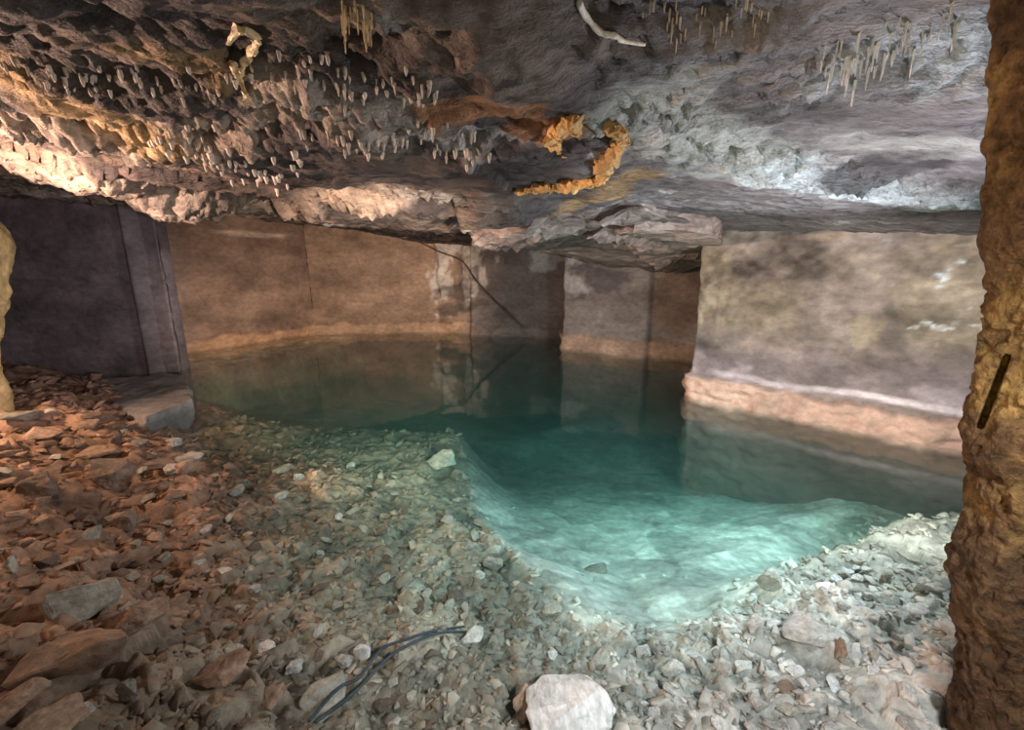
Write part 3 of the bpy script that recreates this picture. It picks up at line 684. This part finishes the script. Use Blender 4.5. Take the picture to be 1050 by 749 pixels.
def drips(count, line, spread, length, thick, mat, knob, label, group, sd, gap=3.0):
    """stalactites hanging along a ledge of the ceiling"""
    rnd = random.Random(sd); proto = {}; made = tries = 0
    while made < count and tries < count*20:
        tries += 1
        i = rnd.randrange(len(line)-1); t = rnd.random()
        x = line[i][0]+(line[i+1][0]-line[i][0])*t+rnd.gauss(0, 2); y = line[i][1]+(line[i+1][1]-line[i][1])*t+rnd.gauss(0, spread)
        if y < -12 or any(abs(x-a)+abs(y-b) < gap for a, b in SP): continue
        SP.append((x, y)); p = on_ceiling(x, y)
        key = rnd.randrange(5)
        if key not in proto:
            me = (KNB if knob else STR)[key].copy(); me.materials.append(mat); o = link('hanging_stalactite', me); proto[key] = o
        else:
            o = proto[key].copy(); COL.objects.link(o)
        L = pix_size(p, rnd.uniform(*length)); w = pix_size(p, rnd.uniform(*thick))*.5
        o.location = (p[0], p[1], float(ceil_z(p[0], p[1]))+.015); o.scale = (w, w, L+.015); o.rotation_euler = (0, 0, rnd.uniform(0, 6))
        tag(o, label, 'stalactite', group); made += 1
drips(26, [(345, 8), (365, 18), (382, 6)], 10, (10, 24), (2.2, 3.6), M_GOLD, False, 'slim golden stalactite in the bunch on the ceiling left of the top centre', 'golden stalactite bunch', 1, 2.6)
drips(52, [(0, 62), (45, 72), (95, 84), (125, 72), (170, 86), (240, 84)], 7, (3, 6.5), (2.2, 4.2), M_CALC, True, 'stubby tan stalactite on the upper ledge at the top left of the ceiling', 'stubby stalactites of the upper left ledge', 2)
drips(52, [(255, 78), (320, 62), (360, 85), (420, 88), (450, 96)], 10, (3, 8), (2, 4), M_CALC, True, 'small cream stalactite on the ledge below the golden bunch', 'cream stalactites of the middle ledge', 3)
drips(58, [(150, 135), (200, 152), (250, 170), (288, 182), (310, 160)], 9, (3, 6.5), (2.2, 4.4), M_CALC, True, 'stubby pinkish stalactite on the lower left ledge above the brown back wall', 'pinkish stalactites of the lower left ledge', 4)
drips(46, [(310, 130), (370, 145), (420, 140), (470, 152), (500, 160)], 9, (3, 8), (2, 4), M_CALC, True, 'small pink white stalactite on the lower ledge left of the ochre loop', 'pink white stalactites left of the ochre loop', 5)
drips(34, [(660, 4), (700, 12), (745, 18), (788, 6)], 10, (5, 14), (1.8, 3.2), M_CALC, False, 'thin cream stalactite in the dark ceiling hollow beside the pale root', 'thin stalactites at the top right of centre', 6)
drips(58, [(845, 66), (880, 52), (915, 38), (950, 30), (985, 14)], 13, (6, 24), (1.8, 3.6), M_CALCW, False, 'thin white stalactite in the pale cluster beside the top of the brown pillar', 'white stalactites beside the brown pillar', 7)

# ---------------------------------------------------------------- broken beds hanging from the ceiling
M_SLAB = rock_mat('slab rock', (.2, .165, .145), tint2=(.3, .25, .225), fine=8, bump=.9, bdist=.06, stretch=(.6, 1.6, 1.4), var=(.55, 1.45))
M_SLABP = rock_mat('pinkish slab rock', (.3, .225, .19), tint2=(.42, .33, .29), fine=8, bump=.9, bdist=.06, stretch=(.6, 1.6, 1.4), var=(.55, 1.45))
def slab(name, pix, drop, mat, sd):
    pts = [on_base(*p) for p in pix]
    bm = bmesh.new()
    lo = [bm.verts.new((p[0], p[1], 0)) for p in pts]; hi = [bm.verts.new((p[0], p[1], 1)) for p in pts]
    bm.faces.new(lo); bm.faces.new(hi[::-1])
    for i in range(len(pts)): bm.faces.new((lo[i-1], lo[i], hi[i], hi[i-1]))
    bmesh.ops.triangulate(bm, faces=bm.faces[:])
    for it in range(5):
        bmesh.ops.subdivide_edges(bm, edges=[e for e in bm.edges if e.calc_length() > .16], cuts=1)
        bmesh.ops.triangulate(bm, faces=bm.faces[:])
    co = np.array([v.co for v in bm.verts]); x, y, t = co.T
    lowest = ceil_z(x, y); base = ceil_base(x, y)
    n = fbm(x*2.5, y*5, None, sd, 4)
    zb = np.minimum(base-.12, lowest)-drop+.035*n+.03*np.abs(fbm(x*1.5, y*6, None, sd+3, 4))
    z = zb*(1-t)+(lowest+.12)*t
    dx = .05*fbm(x*3, y*3, t*3, sd+5, 3); dy = .05*fbm(x*3, y*3, t*3+9, sd+6, 3)
    for i, v in enumerate(bm.verts): v.co = (x[i]+dx[i], y[i]+dy[i], z[i])
    bmesh.ops.recalc_face_normals(bm, faces=bm.faces)
    me = bpy.data.meshes.new(name); bm.to_mesh(me); bm.free()
    tag(link(name, me, mat), kind='structure')
slab('ceiling_slab', [(484, 190), (540, 184), (600, 188), (660, 190), (735, 222), (735, 262), (690, 262), (640, 254), (590, 244), (545, 234), (512, 224), (496, 210)], .1, M_SLAB, 811)
slab('ceiling_slab', [(600, 206), (650, 200), (735, 214), (745, 246), (735, 262), (700, 258), (655, 238)], .2, M_SLABP, 821)

# ---------------------------------------------------------------- tubes: roots, drips, hoses
def tube(name, pts, rad, mat, wob=0.0, n=8, sd=1, sub=6, rug=0):
    rnd = random.Random(sd); P = [Vector(p) for p in pts]; pp = []; rr = []
    rad = rad if isinstance(rad, (list, tuple)) else [rad]*len(P)
    for i in range(len(P)-1):
        p0, p1, p2, p3 = P[max(i-1, 0)], P[i], P[i+1], P[min(i+2, len(P)-1)]
        for k in range(sub):
            t = k/sub
            q = .5*((2*p1)+(p2-p0)*t+(2*p0-5*p1+4*p2-p3)*t*t+(-p0+3*p1-3*p2+p3)*t**3)
            pp.append(q); rr.append((rad[i]+(rad[i+1]-rad[i])*t)*(1+rnd.uniform(-wob, wob)))
    pp.append(P[-1]); rr.append(rad[-1])
    bm = bmesh.new(); rings = []
    for i, q in enumerate(pp):
        d = (pp[min(i+1, len(pp)-1)]-pp[max(i-1, 0)]).normalized(); a = d.orthogonal().normalized()
        if i and rings: 
            pa = prev-d*prev.dot(d); a = pa.normalized() if pa.length > 1e-6 else a
        prev = a; b = d.cross(a)
        rings.append([bm.verts.new(q+(a*math.cos(2*math.pi*j/n)+b*math.sin(2*math.pi*j/n))*rr[i]*(1+rnd.uniform(-wob, wob)*.5)) for j in range(n)])
    for a, b in zip(rings, rings[1:]):
        for j in range(n): bm.faces.new((a[j-1], a[j], b[j], b[j-1]))
    bm.faces.new(rings[0][::-1]); bm.faces.new(rings[-1])
    bmesh.ops.recalc_face_normals(bm, faces=bm.faces)
    if rug:
        co = np.array([v.co for v in bm.verts]); rm = max(rad)
        f = np.stack([fbm(co[:, 0]/rm*.7+k*9, co[:, 1]/rm*.7, co[:, 2]/rm*.7, sd+k, 4) for k in range(3)], 1)*rm*rug
        for v, k in zip(bm.verts, f): v.co += Vector(k)
    me = bpy.data.meshes.new(name); bm.to_mesh(me); bm.free()
    return link(name, me, mat, None, not rug)
def below_ceiling(pix, d=.02):
    out = []
    for x, y in pix:
        p = on_ceiling(x, y); out.append((p[0], p[1], float(ceil_z(p[0], p[1]))-d))
    return out
tag(tube('hanging_root', below_ceiling([(594, -4), (600, 8), (616, 18), (632, 24), (640, 33), (662, 37)], .012), [.012, .012, .011, .01, .009, .006], M_ROOT, .15), 'crooked pale root creeping along the ceiling at the top centre', 'root')
tag(tube('hanging_flowstone_ridge', below_ceiling([(596, 112), (585, 120), (574, 128), (566, 138), (573, 146), (580, 156)], .02), [.02, .045, .04, .03, .02, .012], M_OCHRE, .3, 18, 5, 14, .55), 'ochre flowstone ridge on the ceiling, shorter arm of the broken loop', 'flowstone')
tag(tube('hanging_flowstone_ridge', below_ceiling([(624, 122), (637, 138), (630, 152), (618, 166), (616, 178), (604, 186)], .02), [.02, .035, .045, .045, .04, .02], M_OCHRE, .3, 18, 6, 14, .55), 'ochre flowstone ridge on the ceiling, longer curved arm of the broken loop', 'flowstone')
tag(tube('hanging_flowstone_ridge', below_ceiling([(528, 194), (550, 190), (575, 189), (596, 186), (612, 182)], .01), [.02, .04, .045, .04, .02], M_OCHRE, .3, 18, 8, 14, .55), 'low tan flowstone ridge on the ceiling below the broken ochre loop', 'flowstone')
p0 = below_ceiling([(241, 62)], -.02)[0]; dz = pix_size(p0, 33)
DRIP = tag(tube('hanging_drip_formation', [p0, (p0[0], p0[1], p0[2]-dz*.3), (p0[0]+.01, p0[1], p0[2]-dz*.6), (p0[0]+.015, p0[1], p0[2]-dz)], [.035, .022, .01, .007], M_GOLD, .3, 12, 9, 8, .6), 'knobbly yellow drip formation with a curled rim and a long stem on the left ceiling', 'stalactite')
tube('curled_rim', below_ceiling([(232, 34), (246, 24), (260, 30), (262, 42), (252, 54), (244, 62)], .015), [.01, .013, .012, .012, .013, .018], M_GOLD, .3, 10, 10, 6, .7).parent = DRIP
def on_back(px, py, off=.12):
    a, b = np.array(B1), np.array(B2); n = np.array(((b-a)[1], -(b-a)[0])); n = n/np.linalg.norm(n)
    r = ray(px, py); t = ((a+n*off)@n)/(r[:2]@n); return r*t+np.array((0, 0, CH))
tag(tube('hanging_dark_root', [on_back(*q, .32) for q in ((426, 246), (450, 258), (474, 268), (487, 286), (505, 306), (522, 322), (538, 337))], [.024, .022, .024, .026, .024, .02, .016], M_DARKROOT, .2), 'thin dark root slanting down across the grey part of the back wall to the water', 'root')
for k, lab in ((0, 'dark blue hose on the lake bed, upper of the two side by side'), (1, 'dark blue hose on the lake bed, lower of the two side by side')):
    pts = []
    for x, y in ((318, 748), (348, 722), (370, 704), (392, 684), (418, 664), (445, 652), (475, 644)):
        p = on_bed(x+k*7, y+k*6); pts.append((p[0], p[1], float(bed_base(np.array(p[0]), np.array(p[1])))+.06))
    tag(tube('submerged_hose', pts, .009, M_HOSE, .0, 8), lab, 'hose')

# ---------------------------------------------------------------- lights (lamps out of view, plus added fills)
W = bpy.data.worlds.new('cave'); SC.world = W; W.use_nodes = True
W.node_tree.nodes['Background'].inputs[0].default_value = (1, .9, .85, 1); W.node_tree.nodes['Background'].inputs[1].default_value = .015
def lamp(name, typ, loc, energy, color, target=None, size=.12, angle=60, blend_=.5):
    l = bpy.data.lights.new(name, typ); l.energy = energy; l.color = color
    if typ in ('POINT', 'SPOT'): l.shadow_soft_size = size
    if typ == 'SPOT': l.spot_size = math.radians(angle); l.spot_blend = blend_
    if typ == 'AREA': l.size = size
    o = bpy.data.objects.new(name, l); COL.objects.link(o); o.location = loc
    if target is not None: o.rotation_euler = (Vector(target)-Vector(loc)).to_track_quat('-Z', 'Y').to_euler()
    return o
WARM = (1, .64, .42); PINK = (1, .66, .52); COOL = (.86, .95, 1)
lamp('lamp_ceiling_wash', 'SPOT', (-5.3, 2.6, 2.3), 1300, PINK, (-2.6, 4.2, 3.3), .1, 125, .6)
lamp('lamp_shore', 'SPOT', (-6.4, 3.4, 2.3), 420, WARM, (-3.8, 4.4, 0), .1, 110, .6)
lamp('fill_shore_top', 'SPOT', (-3.1, 1.5, 2.9), 26, (1, .74, .55), (-2.2, 4.6, -.2), .12, 115, .9)  # added overhead fill for the shore and shallows
lamp('lamp_stump', 'SPOT', (-5.3, 3.9, 2.0), 900, (1, .76, .34), (-6.45, 4.9, 2.15), .06, 36, .6)
lamp('lamp_left_wall', 'SPOT', (1.2, -.5, 1.7), 5200, (1, .75, .6), (1.2-15*math.tan(math.radians(25)), 14.5, .6), .12, 39, .6)
lamp('lamp_flood', 'SPOT', (2.76, 2.42, 1.35), 460, (1, .95, .92), (4.5, 7.2, .1), .12, 98, .5)
lamp('lamp_lake', 'SPOT', (3.6, 3.3, 2.42), 800, COOL, (-.2, 5.6, -1.0), .09, 125, 1.0)
lamp('lamp_near_lake', 'SPOT', (1.0, -.3, 2.75), 400, (.95, .98, 1), (.9, 3.5, -.5), .15, 80, .9)
lamp('lamp_pillar', 'SPOT', (-.6, -.8, 2.6), 95, (1, .72, .36), (1.9, 1.5, 2.6), .1, 60, .6)
lamp('fill_behind_camera', 'AREA', (0, -2.6, 1.9), 48, (1, .86, .74), (0, 8, 2.0), 3.0)  # added soft fill from behind the camera
lamp('fill_dark_wall', 'SPOT', (1.0, -.5, 2.0), 1100, (1, .74, .76), (-9.6, 8.9, 1.9), .15, 26, .7)  # added spot that brightens the dark front wall
lamp('fill_ceiling_right', 'SPOT', (3.05, 2.6, .9), 330, (.96, .93, 1), (1.5, 3.4, 3.0), .12, 115, .9)  # added up-light that lifts the right ceiling
SC.view_settings.view_transform = 'Standard'; SC.view_settings.look = 'None'; SC.view_settings.gamma = 1; SC.view_settings.use_curve_mapping = False
SC.view_settings.exposure = 0.0
